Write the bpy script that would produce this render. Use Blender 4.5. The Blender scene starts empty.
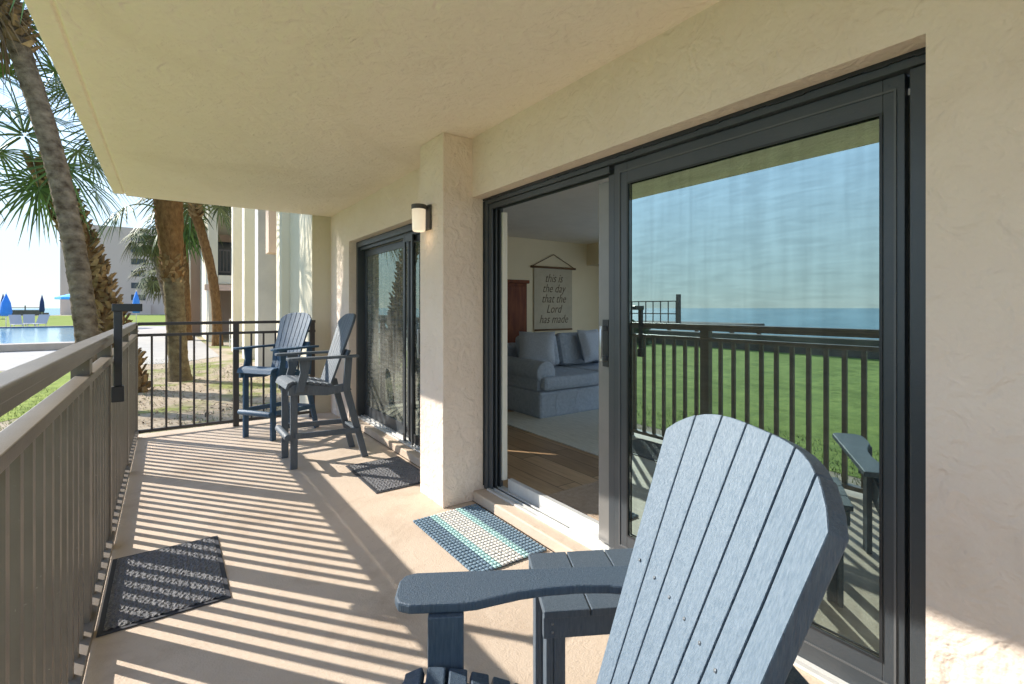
import bpy, bmesh, math, random
from mathutils import Vector, Matrix
R = math.radians
random.seed(7)
sc = bpy.context.scene
col = sc.collection

# ------------------------------------------------------------------ camera
cam_d = bpy.data.cameras.new('camera'); cam = bpy.data.objects.new('camera', cam_d); col.objects.link(cam)
cam.location = (0, 0, 1.3); cam.rotation_euler = (R(90), 0, R(-35.15))
cam_d.sensor_width = 36; cam_d.lens = 17.23; cam_d.shift_y = -0.0332
cam_d.clip_start = 0.02; cam_d.clip_end = 20000
sc.camera = cam

# ------------------------------------------------------------------ light
SUN_TRAVEL = Vector((0.629*.862, -0.777*.862, -0.507)).normalized()
w = bpy.data.worlds.new('World'); sc.world = w; w.use_nodes = True
nt = w.node_tree; bg = nt.nodes['Background']
sky = nt.nodes.new('ShaderNodeTexSky'); sky.sky_type = 'NISHITA'; sky.sun_disc = False
sky.sun_elevation = R(30.4); sky.sun_rotation = R(-39); sky.dust_density = .05; sky.air_density = .85; sky.ozone_density = 2.5
# pale sea haze toward the horizon
tcw = nt.nodes.new('ShaderNodeTexCoord'); sxw = nt.nodes.new('ShaderNodeSeparateXYZ'); nt.links.new(tcw.outputs['Generated'], sxw.inputs[0])
mrw = nt.nodes.new('ShaderNodeMapRange'); mrw.inputs[1].default_value = 0; mrw.inputs[2].default_value = .95; mrw.inputs[3].default_value = .96; mrw.inputs[4].default_value = 0
mrw.interpolation_type = 'SMOOTHSTEP'
nt.links.new(sxw.outputs['Z'], mrw.inputs[0])
mxw = nt.nodes.new('ShaderNodeMix'); mxw.data_type = 'RGBA'; mxw.inputs[7].default_value = (1.25, 1.47, 1.60, 1)
nt.links.new(mrw.outputs[0], mxw.inputs[0]); nt.links.new(sky.outputs[0], mxw.inputs[6])
nt.links.new(mxw.outputs[2], bg.inputs[0]); bg.inputs[1].default_value = 0.15
sl = bpy.data.lights.new('sun', 'SUN'); sl.energy = 2.0; sl.angle = R(0.5); sl.color = (1, .94, .84)
so = bpy.data.objects.new('sun', sl); col.objects.link(so); so.rotation_euler = SUN_TRAVEL.to_track_quat('-Z', 'Y').to_euler()
sc.view_settings.view_transform = 'Standard'; sc.view_settings.look = 'None'
sc.view_settings.gamma = 1; sc.view_settings.use_curve_mapping = False
sc.view_settings.exposure = 2.1
sc.cycles.max_bounces = 10; sc.cycles.diffuse_bounces = 6; sc.cycles.glossy_bounces = 5
sc.cycles.transparent_max_bounces = 16
sc.cycles.use_denoising = True

# ------------------------------------------------------------------ materials
def mat(name, base, rough=.7, vary=None, vscale=5, bump=0, bscale=60, metal=0, coord='Object', spec=.5, bump2=None, island=0, stretch=None, detail=4):
    m = bpy.data.materials.new(name); m.use_nodes = True
    t = m.node_tree; N = t.nodes; L = t.links; p = N['Principled BSDF']
    p.inputs['Roughness'].default_value = rough; p.inputs['Metallic'].default_value = metal
    p.inputs['Specular IOR Level'].default_value = spec
    tc = N.new('ShaderNodeTexCoord'); src = tc.outputs[coord]
    if stretch:
        mp = N.new('ShaderNodeMapping'); mp.inputs['Scale'].default_value = stretch
        L.new(src, mp.inputs[0]); src = mp.outputs[0]
    out = None
    if vary:
        no = N.new('ShaderNodeTexNoise'); no.inputs['Scale'].default_value = vscale; no.inputs['Detail'].default_value = detail + 2
        no.inputs['Roughness'].default_value = .6
        L.new(src, no.inputs['Vector'])
        cr = N.new('ShaderNodeValToRGB'); e = cr.color_ramp.elements
        e[0].position = .3; e[1].position = .7
        e[0].color = (*base, 1); e[1].color = (*vary, 1)
        L.new(no.outputs['Fac'], cr.inputs[0]); out = cr.outputs[0]
    if island:
        g = N.new('ShaderNodeNewGeometry'); hs = N.new('ShaderNodeHueSaturation')
        if out: L.new(out, hs.inputs['Color'])
        else: hs.inputs['Color'].default_value = (*base, 1)
        mr = N.new('ShaderNodeMapRange'); mr.inputs[3].default_value = 1-island; mr.inputs[4].default_value = 1+island
        L.new(g.outputs['Random Per Island'], mr.inputs[0]); L.new(mr.outputs[0], hs.inputs['Value']); out = hs.outputs[0]
    if out: L.new(out, p.inputs['Base Color'])
    else: p.inputs['Base Color'].default_value = (*base, 1)
    if bump:
        nb = N.new('ShaderNodeTexNoise'); nb.inputs['Scale'].default_value = bscale; nb.inputs['Detail'].default_value = detail
        L.new(src, nb.inputs['Vector'])
        b = N.new('ShaderNodeBump'); b.inputs['Strength'].default_value = bump; b.inputs['Distance'].default_value = .01
        L.new(nb.outputs['Fac'], b.inputs['Height'])
        last = b
        if bump2:
            n2 = N.new('ShaderNodeTexNoise'); n2.inputs['Scale'].default_value = bump2[1]; n2.inputs['Detail'].default_value = 2
            n2.inputs['Distortion'].default_value = 1.2
            L.new(src, n2.inputs['Vector'])
            b2 = N.new('ShaderNodeBump'); b2.inputs['Strength'].default_value = bump2[0]; b2.inputs['Distance'].default_value = .02
            L.new(n2.outputs['Fac'], b2.inputs['Height']); L.new(b.outputs[0], b2.inputs['Normal']); last = b2
        L.new(last.outputs[0], p.inputs['Normal'])
    return m

M = {}
M['stucco'] = mat('stucco', (.79,.65,.545), .85, (.83,.70,.595), 3, .6, 45, bump2=(.8, 11), spec=.2)
M['ceil'] = mat('ceiling_stucco', (.91,.785,.67), .85, (.93,.81,.71), 2, .6, 50, bump2=(.8, 12), spec=.2)
M['floor'] = mat('floor_paint', (.56,.45,.35), .62, (.62,.505,.40), 2.2, .25, 140, bump2=(.12, 22), spec=.35)
M['rail'] = mat('bronze_rail', (.14,.115,.09), .38, (.18,.15,.12), 6, .08, 200, spec=.5)
M['raildark'] = mat('dark_rail', (.05,.045,.045), .4, (.065,.058,.055), 6, .1, 200)
M['black'] = mat('black_metal', (.022,.025,.032), .35)
M['frame'] = mat('door_frame', (.038,.046,.055), .36, (.052,.060,.068), 4, .08, 150, spec=.6)
M['framedark'] = mat('door_track', (.02,.022,.025), .4)
M['framelite'] = mat('door_stile', (.20,.195,.185), .4, (.25,.24,.23), 3, metal=.3)
M['screenline'] = mat('screen_channel', (.10,.105,.11), .4)
M['cream'] = mat('cream_jamb', (.72,.69,.60), .5)
M['alu'] = mat('aluminium_sill', (.72,.72,.70), .35, (.6,.6,.59), 12, metal=.25)
M['steel'] = mat('brushed_steel', (.5,.52,.55), .3, metal=.9)
def plastic(name, a, b):
    return mat(name, a, .5, b, 170, .35, 330, spec=.45, stretch=(1,1,.10), detail=5)
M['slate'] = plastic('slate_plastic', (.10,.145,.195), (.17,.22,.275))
M['slateshade'] = plastic('slate_plastic_dark', (.045,.07,.105), (.085,.12,.16))  # darker copy of the slate plastic; shade painted into its colour
M['navy'] = plastic('navy_plastic', (.035,.085,.155), (.05,.11,.19))
M['graphite'] = plastic('graphite_plastic', (.075,.095,.12), (.11,.135,.165))
M['tablep'] = plastic('table_plastic', (.06,.085,.115), (.10,.13,.165))
M['bolt'] = mat('bolt', (.22,.24,.26), .45, metal=.5)
M['mat'] = mat('rubber_mat', (.09,.095,.115), .8, (.24,.235,.235), 120, .5, 300)
M['matedge'] = mat('rubber_edge', (.03,.032,.042), .6)
M['lampcap'] = mat('lamp_cap', (.06,.055,.05), .5)
M['sofa'] = mat('sofa_fabric', (.32,.37,.43), .95, (.41,.46,.52), 30, .3, 150, bump2=(1,6), spec=.1)
M['pillow'] = mat('pillow_fabric', (.38,.42,.47), .95, (.48,.52,.57), 50, .3, 150, spec=.1)
M['intwall'] = mat('interior_wall', (.76,.66,.44), .9, (.8,.7,.48), 2)
M['intceil'] = mat('interior_ceiling', (.80,.74,.60), .95, (.86,.8,.66), 6, .8, 60)
M['wood'] = mat('red_wood', (.10,.022,.006), .55, (.22,.06,.015), 6, spec=.25, stretch=(4,4,.6))
M['scroll'] = mat('scroll_canvas', (.48,.43,.31), .9, (.54,.48,.35), 8)
M['ink'] = mat('ink', (.17,.135,.09), .9)
M['dowel'] = mat('dowel', (.16,.09,.04), .6)
M['rug'] = mat('rug', (.55,.56,.50), .95, (.75,.75,.68), 8, .5, 90, stretch=(12,1,1), spec=.1)
M['brownmat'] = mat('brown_mat', (.38,.29,.21), .95, (.47,.37,.28), 30, .6, 160, spec=.1)
M['concrete'] = mat('deck_concrete', (.36,.33,.285), .85, (.43,.40,.35), 2, .3, 60)
M['coping'] = mat('pool_coping', (.40,.33,.26), .8, (.48,.41,.33), 3, .3, 30)
M['tile'] = mat('pool_tile', (.02,.07,.16), .3)
M['patio'] = mat('bounce_paving', (.62,.6,.56), .9, (.7,.68,.63), 2)  # pale paving added to bounce light into the room
M['white'] = mat('white_paint', (.75,.75,.74), .6)
M['bldg'] = mat('far_stucco', (.55,.43,.35), .9, (.58,.46,.38), .3)
M['pinkwall'] = mat('pink_stucco', (.55,.40,.32), .9, (.6,.45,.37), .8)
M['palewall'] = mat('pale_stucco', (.66,.60,.46), .9, (.72,.66,.52), .9, .3, 40)
M['greywall'] = mat('grey_stucco', (.42,.43,.43), .9, (.52,.53,.52), 1.4, .3, 40)
M['window'] = mat('window_dark', (.03,.04,.05), .15)
M['sling'] = mat('sling_fabric', (.45,.45,.45), .8)
M['canvasblue'] = mat('blue_canvas', (.03,.20,.62), .8, (.04,.25,.7), 3)
M['canvasnavy'] = mat('navy_canvas', (.02,.04,.13), .8)
M['canvassky'] = mat('sky_blue_canvas', (.06,.38,.75), .8, (.08,.42,.8), 3)
M['trunk'] = mat('palm_trunk', (.065,.042,.026), .95, (.31,.24,.165), 7, 1, 14, bump2=(.9, 40), stretch=(1,1,1.3), detail=8, spec=.1)
M['fibre'] = mat('palm_fibre', (.11,.055,.022), .95, (.24,.14,.06), 9, 1, 30, bump2=(.9, 14), stretch=(1.6,1.6,.9), detail=8, spec=.1)
M['moss'] = mat('mossy_trunk', (.10,.07,.04), .95, (.26,.21,.12), 8, 1, 18, bump2=(.8, 35), stretch=(1,1,1.2), detail=8, spec=.1)
M['boot'] = mat('palm_boot', (.15,.09,.04), .9, (.34,.24,.13), 7, .6, 30, island=.4, spec=.1)
M['frond'] = mat('palm_frond', (.06,.12,.022), .45, (.13,.20,.045), 1.5, island=.45, spec=.4)
M['frondy'] = mat('yellow_palm_frond', (.07,.09,.02), .7, (.14,.14,.04), 1.5, island=.4, spec=.4)
M['dead'] = mat('dead_frond', (.17,.11,.06), .9, (.25,.17,.1), 3, island=.4)
M['shrub'] = mat('shrub', (.05,.08,.025), .8, (.09,.12,.04), 3, island=.5)
M['dune'] = mat('seawall_wood', (.10,.085,.07), .9, (.15,.13,.11), 2, .5, 20)
M['sand'] = mat('sand', (.62,.57,.48), .95, (.68,.63,.54), .2)
M['blade'] = mat('grass_blade', (.08,.13,.02), .6, (.14,.2,.035), 2, island=.4)
M['woodchip'] = mat('leaf_litter', (.10,.065,.035), .9, (.2,.14,.08), 20, island=.5)

# ground: sandy dirt with worn grass
def wear(m, scale, lo, hi, dark, amount):      # irregular darker stains and scuffs in the paint
    t = m.node_tree; N = t.nodes; L = t.links; p = N['Principled BSDF']
    src = p.inputs['Base Color'].links[0].from_socket; tc = N['Texture Coordinate']
    n = N.new('ShaderNodeTexNoise'); n.inputs['Scale'].default_value = scale; n.inputs['Detail'].default_value = 9; n.inputs['Roughness'].default_value = .68; n.inputs['Distortion'].default_value = .5
    L.new(tc.outputs['Object'], n.inputs['Vector'])
    r_ = N.new('ShaderNodeMapRange'); r_.inputs[1].default_value = lo; r_.inputs[2].default_value = hi; r_.inputs[4].default_value = amount
    L.new(n.outputs['Fac'], r_.inputs[0])
    mx = N.new('ShaderNodeMix'); mx.data_type = 'RGBA'; L.new(r_.outputs[0], mx.inputs[0]); L.new(src, mx.inputs[6]); mx.inputs[7].default_value = (*dark, 1)
    L.new(mx.outputs[2], p.inputs['Base Color'])
wear(M['floor'], 1.7, .50, .70, (.38,.28,.20), .7)
wear(M['floor'], 90, .64, .70, (.30,.21,.15), .5)
wear(M['floor'], 26, .66, .74, (.25,.17,.11), .7)
wear(M['stucco'], 1.3, .55, .75, (.66,.52,.41), .55)
wear(M['ceil'], .9, .52, .75, (.77,.64,.52), .55)
wear(M['rail'], 55, .66, .70, (.42,.38,.33), .7)
def ground_mat():
    m = mat('yard_ground', (.34,.27,.19), .95, (.46,.38,.28), 3, .8, 20, bump2=(.6,4), spec=.1)
    t = m.node_tree; N = t.nodes; L = t.links; p = N['Principled BSDF']
    src = p.inputs['Base Color'].links[0].from_socket
    tc = N['Texture Coordinate']
    n = N.new('ShaderNodeTexNoise'); n.inputs['Scale'].default_value = .55; n.inputs['Detail'].default_value = 7; n.inputs['Roughness'].default_value = .7
    L.new(tc.outputs['Object'], n.inputs['Vector'])
    cr = N.new('ShaderNodeValToRGB'); cr.color_ramp.elements[0].position = .5; cr.color_ramp.elements[1].position = .58
    L.new(n.outputs['Fac'], cr.inputs[0])
    g = N.new('ShaderNodeTexNoise'); g.inputs['Scale'].default_value = 9; g.inputs['Detail'].default_value = 6
    L.new(tc.outputs['Object'], g.inputs['Vector'])
    gr = N.new('ShaderNodeValToRGB'); gr.color_ramp.elements[0].color = (.15,.17,.05,1); gr.color_ramp.elements[1].color = (.3,.31,.11,1)
    L.new(g.outputs['Fac'], gr.inputs[0])
    mx = N.new('ShaderNodeMix'); mx.data_type = 'RGBA'
    L.new(cr.outputs[0], mx.inputs[0]); L.new(src, mx.inputs[6]); L.new(gr.outputs[0], mx.inputs[7])
    L.new(mx.outputs[2], p.inputs['Base Color'])
    return m
M['ground'] = ground_mat()
M['lawn'] = mat('lawn_grass', (.17,.23,.045), .9, (.34,.40,.09), 2.6, 1, 60, bump2=(.7, 14), spec=.1, detail=8)
M['farlawn'] = mat('far_lawn_grass', (.17,.22,.03), .9, (.24,.28,.05), .6, 1, 30, spec=.1)

wear(M['lawn'], 7, .45, .7, (.09,.14,.03), .6)
def water(name, c, rough, scale, strength):
    m = mat(name, c, rough, spec=.6); t = m.node_tree; N = t.nodes; L = t.links; p = N['Principled BSDF']
    tc = N['Texture Coordinate']; n = N.new('ShaderNodeTexNoise'); n.inputs['Scale'].default_value = scale; n.inputs['Detail'].default_value = 5
    L.new(tc.outputs['Object'], n.inputs['Vector'])
    b = N.new('ShaderNodeBump'); b.inputs['Strength'].default_value = strength; b.inputs['Distance'].default_value = .1
    L.new(n.outputs['Fac'], b.inputs['Height']); L.new(b.outputs[0], p.inputs['Normal'])
    return m
M['sea'] = water('sea_water', (.02,.16,.20), .25, .4, .6)
M['pool'] = water('pool_water', (.22,.44,.52), .08, 2.5, .25)

def glass(name, refl, tint, tr, dust, film=False):
    m = bpy.data.materials.new(name); m.use_nodes = True; t = m.node_tree; N = t.nodes; L = t.links
    N.remove(N['Principled BSDF']); o = N['Material Output']
    g = N.new('ShaderNodeBsdfGlossy'); g.inputs['Roughness'].default_value = 0.0; g.inputs['Color'].default_value = (*refl, 1)
    tp = N.new('ShaderNodeBsdfTransparent'); tp.inputs['Color'].default_value = (*tint, 1)
    d = N.new('ShaderNodeBsdfDiffuse'); d.inputs['Color'].default_value = (.55,.55,.5,1)
    m1 = N.new('ShaderNodeMixShader'); m1.inputs[0].default_value = tr
    m2 = N.new('ShaderNodeMixShader'); m2.inputs[0].default_value = dust
    L.new(tp.outputs[0], m1.inputs[1]); L.new(g.outputs[0], m1.inputs[2])
    L.new(m1.outputs[0], m2.inputs[1]); L.new(d.outputs[0], m2.inputs[2]); L.new(m2.outputs[0], o.inputs[0])
    if film:   # faint streaky film of dust, with screen moire painted into the reflection
        tc = N.new('ShaderNodeTexCoord'); mp = N.new('ShaderNodeMapping'); mp.inputs['Scale'].default_value = (1, 14, .9)
        n = N.new('ShaderNodeTexNoise'); n.inputs['Scale'].default_value = 1.6; n.inputs['Detail'].default_value = 3; n.inputs['Distortion'].default_value = .6
        L.new(tc.outputs['Object'], mp.inputs[0]); L.new(mp.outputs[0], n.inputs['Vector'])
        mp2 = N.new('ShaderNodeMapping'); mp2.inputs['Scale'].default_value = (1, 3, 24)
        n2 = N.new('ShaderNodeTexNoise'); n2.inputs['Scale'].default_value = 2; n2.inputs['Distortion'].default_value = .8
        L.new(tc.outputs['Object'], mp2.inputs[0]); L.new(mp2.outputs[0], n2.inputs['Vector'])
        ad = N.new('ShaderNodeMath'); ad.operation = 'ADD'; L.new(n.outputs['Fac'], ad.inputs[0]); L.new(n2.outputs['Fac'], ad.inputs[1])
        r = N.new('ShaderNodeMapRange'); r.inputs[1].default_value = .75; r.inputs[2].default_value = 1.3
        r.inputs[3].default_value = dust*.7; r.inputs[4].default_value = dust*1.4
        L.new(ad.outputs[0], r.inputs[0]); L.new(r.outputs[0], m2.inputs[0])
        r2 = N.new('ShaderNodeMapRange'); r2.inputs[1].default_value = .75; r2.inputs[2].default_value = 1.3; r2.inputs[3].default_value = .90; r2.inputs[4].default_value = 1.16
        vm = N.new('ShaderNodeVectorMath'); vm.operation = 'SCALE'; vm.inputs[0].default_value = refl
        L.new(ad.outputs[0], r2.inputs[0]); L.new(r2.outputs[0], vm.inputs['Scale']); L.new(vm.outputs[0], g.inputs['Color'])
    return m
M['glass1'] = glass('door_glass', (.44,.57,.56), (.18,.20,.20), .70, .035, True)
M['glass2'] = glass('door_glass_screened', (.42,.50,.44), (.40,.42,.41), .5, .2, True)

def planks():
    m = bpy.data.materials.new('plank_floor'); m.use_nodes = True; t = m.node_tree; N = t.nodes; L = t.links; p = N['Principled BSDF']
    tc = N.new('ShaderNodeTexCoord'); mp = N.new('ShaderNodeMapping'); mp.inputs['Rotation'].default_value = (0,0,R(90))
    br = N.new('ShaderNodeTexBrick'); br.inputs['Scale'].default_value = 1; br.inputs['Brick Width'].default_value = 1.3; br.inputs['Row Height'].default_value = .17
    br.inputs['Mortar Size'].default_value = .003; br.inputs['Color1'].default_value = (.75,.52,.31,1); br.inputs['Color2'].default_value = (.38,.24,.13,1); br.inputs['Mortar'].default_value = (.03,.02,.01,1)
    n = N.new('ShaderNodeTexNoise'); n.inputs['Scale'].default_value = 5; n.inputs['Detail'].default_value = 6
    mp2 = N.new('ShaderNodeMapping'); mp2.inputs['Scale'].default_value = (8,1,1)
    L.new(tc.outputs['Object'], mp.inputs[0]); L.new(mp.outputs[0], br.inputs['Vector'])
    L.new(tc.outputs['Object'], mp2.inputs[0]); L.new(mp2.outputs[0], n.inputs['Vector'])
    mx = N.new('ShaderNodeMix'); mx.data_type = 'RGBA'; mx.blend_type = 'MULTIPLY'; mx.inputs[0].default_value = .6
    L.new(br.outputs['Color'], mx.inputs[6]); L.new(n.outputs['Fac'], mx.inputs[7]); L.new(mx.outputs[2], p.inputs['Base Color'])
    p.inputs['Roughness'].default_value = .35
    return m
M['planks'] = planks()

def rope_mat():   # bands of navy, aqua and cream across the mat
    m = mat('rope', (.5,.5,.5), .9, spec=.1, bump=.6, bscale=250); t = m.node_tree; N = t.nodes; L = t.links; p = N['Principled BSDF']
    tc = N['Texture Coordinate']; sx = N.new('ShaderNodeSeparateXYZ'); L.new(tc.outputs['Object'], sx.inputs[0])
    r = N.new('ShaderNodeMapRange'); r.inputs[1].default_value = -.2275; r.inputs[2].default_value = .2275; L.new(sx.outputs['X'], r.inputs[0])
    cr = N.new('ShaderNodeValToRGB'); cr.color_ramp.interpolation = 'CONSTANT'; e = cr.color_ramp.elements
    nv = (.20,.28,.35,1); aq = (.45,.68,.66,1); cm = (.74,.72,.67,1)
    e[0].position = 0; e[0].color = nv; e[1].position = .25; e[1].color = aq
    for ps, c in ((.35, cm), (.65, aq), (.75, nv)):
        x = e.new(ps); x.color = c
    L.new(r.outputs[0], cr.inputs[0]); L.new(cr.outputs[0], p.inputs['Base Color'])
    return m
M['rope'] = rope_mat()
M['ropedark'] = mat('rope_core', (.09,.12,.15), .95)

def emit(name, c, s):
    m = mat(name, (.85,.8,.7), .4); p = m.node_tree.nodes['Principled BSDF']
    p.inputs['Emission Color'].default_value = (*c, 1); p.inputs['Emission Strength'].default_value = s
    return m
M['lampglass'] = emit('lamp_glass', (1,.8,.58), .12)

# ------------------------------------------------------------------ mesh helpers
class MB:
    def __init__(s): s.v = []; s.f = []; s.smooth = []
    def add(s, vs, fs, smooth=False, T=None):
        o = len(s.v)
        s.v += [(T @ Vector(v) if T else Vector(v)) for v in vs]
        s.f += [tuple(i+o for i in f) for f in fs]; s.smooth += [smooth]*len(fs)
        return s
    def box(s, x0, x1, y0, y1, z0, z1, T=None):
        v = [(x, y, z) for z in (z0, z1) for x, y in ((x0,y0),(x1,y0),(x1,y1),(x0,y1))]
        return s.add(v, [(3,2,1,0),(4,5,6,7),(0,1,5,4),(1,2,6,5),(2,3,7,6),(3,0,4,7)], T=T)
    def prism(s, pts, axis, a, b, T=None):    # extrude a polygon given in the two other axes along axis
        def mk(p, c):
            return {'x': (c, p[0], p[1]), 'y': (p[0], c, p[1]), 'z': (p[0], p[1], c)}[axis]
        n = len(pts); v = [mk(p, a) for p in pts] + [mk(p, b) for p in pts]
        ar = sum(pts[i][0]*pts[(i+1)%n][1]-pts[(i+1)%n][0]*pts[i][1] for i in range(n))
        flip = (ar > 0) ^ (axis == 'y')
        f0 = tuple(range(n)); f1 = tuple(range(n, 2*n))
        fs = [tuple(reversed(f0)) if flip else f0, f1 if flip else tuple(reversed(f1))]
        for i in range(n):
            j = (i+1) % n; q = (i, j, j+n, i+n); fs.append(q if flip else tuple(reversed(q)))
        return s.add(v, fs, T=T)
    def tube(s, pts, rads, seg=8, smooth=True, cap=True, T=None):
        pts = [Vector(p) for p in pts]
        if not isinstance(rads, (list, tuple)): rads = [rads]*len(pts)
        v = []; fs = []; up = None
        for i, p in enumerate(pts):
            d = (pts[min(i+1, len(pts)-1)] - pts[max(i-1, 0)]).normalized()
            if up is None: up = Vector((0,0,1)) if abs(d.z) < .9 else Vector((1,0,0))
            a = d.cross(up)
            if a.length < 1e-4: a = d.cross(Vector((0,1,0)))
            a.normalize(); b = a.cross(d).normalized(); up = b
            for k in range(seg):
                t = 2*math.pi*k/seg; v.append(p + (a*math.cos(t) + b*math.sin(t))*rads[i])
        n = len(pts)
        for i in range(n-1):
            for k in range(seg):
                k2 = (k+1) % seg; fs.append((i*seg+k, (i+1)*seg+k, (i+1)*seg+k2, i*seg+k2))
        if cap: fs.append(tuple(range(seg))); fs.append(tuple(reversed(range((n-1)*seg, n*seg))))
        return s.add(v, fs, smooth, T)
    def bar(s, p, q, wx, wy, T=None):        # rectangular bar between two points; wx across, wy the other way
        p = Vector(p); q = Vector(q); d = (q-p).normalized()
        up = Vector((0,1,0)) if abs(d.y) < .9 else Vector((1,0,0))
        a = d.cross(up).normalized()*wx/2; b = up*wy/2 if abs(d.dot(up)) < 1e-6 else a.cross(d).normalized()*wy/2
        v = [p-a-b, p+a-b, p+a+b, p-a+b, q-a-b, q+a-b, q+a+b, q-a+b]
        return s.add(v, [(3,2,1,0),(4,5,6,7),(0,1,5,4),(1,2,6,5),(2,3,7,6),(3,0,4,7)], T=T)
    def build(s, name, m, parent=None, bevel=0, loc=None, subsurf=0):
        me = bpy.data.meshes.new(name); me.from_pydata([tuple(v) for v in s.v], [], s.f)
        me.polygons.foreach_set('use_smooth', s.smooth)
        bm = bmesh.new(); bm.from_mesh(me); bmesh.ops.recalc_face_normals(bm, faces=bm.faces); bm.to_mesh(me); bm.free()
        me.materials.append(m if not isinstance(m, str) else M[m]); me.update()
        o = bpy.data.objects.new(name, me); col.objects.link(o)
        if parent: o.parent = parent
        if loc: o.location = loc
        if bevel:
            b = o.modifiers.new('bevel', 'BEVEL'); b.width = bevel; b.segments = 2; b.limit_method = 'ANGLE'; b.harden_normals = False
        if subsurf:
            b = o.modifiers.new('sub', 'SUBSURF'); b.levels = subsurf; b.render_levels = subsurf
            for p_ in me.polygons: p_.use_smooth = True
        return o

def tag(o, label=None, cat=None, group=None, kind=None):
    if label: o['label'] = label
    if cat: o['category'] = cat
    if group: o['group'] = group
    if kind: o['kind'] = kind
    return o
def thing(name, label, cat, loc=(0,0,0), rz=0, group=None):
    o = bpy.data.objects.new(name, None); col.objects.link(o); o.location = loc; o.rotation_euler = (0,0,rz); o.empty_display_size = .1
    return tag(o, label, cat, group)
def copy_tree(o, parent=None):
    c = o.copy(); col.objects.link(c)
    if parent: c.parent = parent
    for ch in list(o.children): copy_tree(ch, c)
    return c
def struct(o): o['kind'] = 'structure'; return o

# ------------------------------------------------------------------ setting: land and water
def sheet(name, pts, z, m):
    return struct(MB().add([(x, y, z) for x, y in pts], [tuple(range(len(pts)))]).build(name, m))
coast = [(-13,-600),(-13,20),(-19,60),(-30,126),(-19,131),(-17,160),(-14,4000),(4000,4000),(4000,-600)]
struct(MB().prism(coast, 'z', -3.2, -.15).build('ground', 'ground'))
sheet('sea', [(-9000,-9000),(9000,-9000),(9000,9000),(-9000,9000)], -2.6, 'sea')
beach = [(-20,-600),(-20,20),(-27,62),(-39,134),(-19,150),(-12,150),(-12,-600)]
struct(MB().prism(beach, 'z', -3.2, -2.3).build('beach', 'sand'))
sheet('lawn', [(-12.7,-60),(-1.2,-60),(-1.2,5.0),(-1.9,8.5),(-1.1,10),(-.9,13),(-1.4,15.5),(-12.7,17)], -.146, 'lawn')
sheet('lawn', [(-19,49),(1.2,49),(3.5,62),(3.5,125),(-29,125)], -.146, 'farlawn')
sheet('pool_deck', [(-12.8,17),(.2,15.6),(1.3,17),(1.0,48.9),(-17,48.9)], -.142, 'concrete')
struct(MB().box(-12.5,-2.2,22.7,23.4,-.14,.10).box(-12.5,-12,23.4,44,-.14,.10).box(-2.7,-2.2,23.4,44,-.14,.10).box(-12.5,-2.2,44,44.4,-.14,.10).build('pool_coping', 'coping', bevel=.02))
struct(MB().box(-12,-2.7,43.86,44,-.02,.095).build('pool_tile_band', 'tile'))
sheet('pool_water', [(-12,23.4),(-2.7,23.4),(-2.7,43.9),(-12,43.9)], .02, 'pool')

# ------------------------------------------------------------------ the balcony itself
Y0 = -4.0
struct(MB().box(-.37, 1.68, Y0, 6.34, -.18, 0).build('balcony_floor', 'floor'))
cb = MB()
cb.prism([(-.44,2.452),(-.36,2.452),(-.355,2.462),(-.345,2.462),(-.34,2.44),(1.9,2.44),(1.9,2.70),(-.44,2.70)], 'y', Y0, 6.339)
struct(cb.build('balcony_ceiling', 'ceil', bevel=.006))

wall = thing('apartment_wall', 'cream stucco apartment wall with the two sliding door openings along the balcony', 'wall', (1.7,2.8,0))
def wpart(mb, name, m, **k):
    o = mb.build(name, m, **k); o.parent = wall; o.matrix_parent_inverse = Matrix.Translation((-1.7,-2.8,0)); return o
wpart(MB().box(1.68,1.9, Y0, .44, 0, 2.44).box(1.68,1.9,.44,2.853,2.044,2.44).box(1.68,1.9,3.207,5.583,2.05,2.44).box(1.68,1.9,5.583,6.34,0,2.44), 'wall_face', 'stucco')
wpart(MB().box(1.462,1.9,2.853,3.207,0,2.44), 'pillar', 'stucco', bevel=.006)
wpart(MB().box(1.683,1.9,.44,2.853,.0,.068), 'threshold', 'floor', bevel=.008)
wpart(MB().box(1.683,1.9,3.207,5.583,.0,.068), 'threshold', 'floor', bevel=.008)
wpart(MB().box(1.458,1.9,6.34,7.04,-.18,6.2), 'end_pillar', 'palewall', bevel=.006)
up = MB().box(1.905, 6.8, Y0, 6.34, 2.70, 3.1)  # unseen storey cut low, so sunlight clears it to the paving
sheet('patio', [(6.75,-14),(24,-14),(24,7),(6.75,7)], -.13, 'patio')  # unseen sheet added outside the room to reflect light indoors
tag(up.build('upper_storey', 'palewall'), 'pale stucco upper storey of the apartment block, cut low to let sunlight past', 'building')

# interior room
struct(MB().box(1.9,6.7,-2.6,6.4,-.05,.06).build('room_floor', 'planks'))
struct(MB().box(1.9,6.8,-2.6,6.4,2.42,2.5).build('room_ceiling', 'intceil'))
struct(MB().box(1.9,6.7,6.30,6.4,.06,2.42).box(6.7,6.8,-2.6,5.3,2.30,2.42).box(6.7,6.8,5.3,6.4,.06,2.42).box(6.7,6.8,-2.6,5.3,.06,.12)
       .box(1.9,2.3,-2.7,-2.6,.06,2.42).box(6.5,6.7,-2.7,-2.6,.06,2.42).box(2.3,6.5,-2.7,-2.6,2.25,2.42)
       .box(6.05,6.7,5.3,6.30,2.05,2.42).build('room_walls', 'intwall'))  # unseen east and south openings, added to daylight the room

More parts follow.
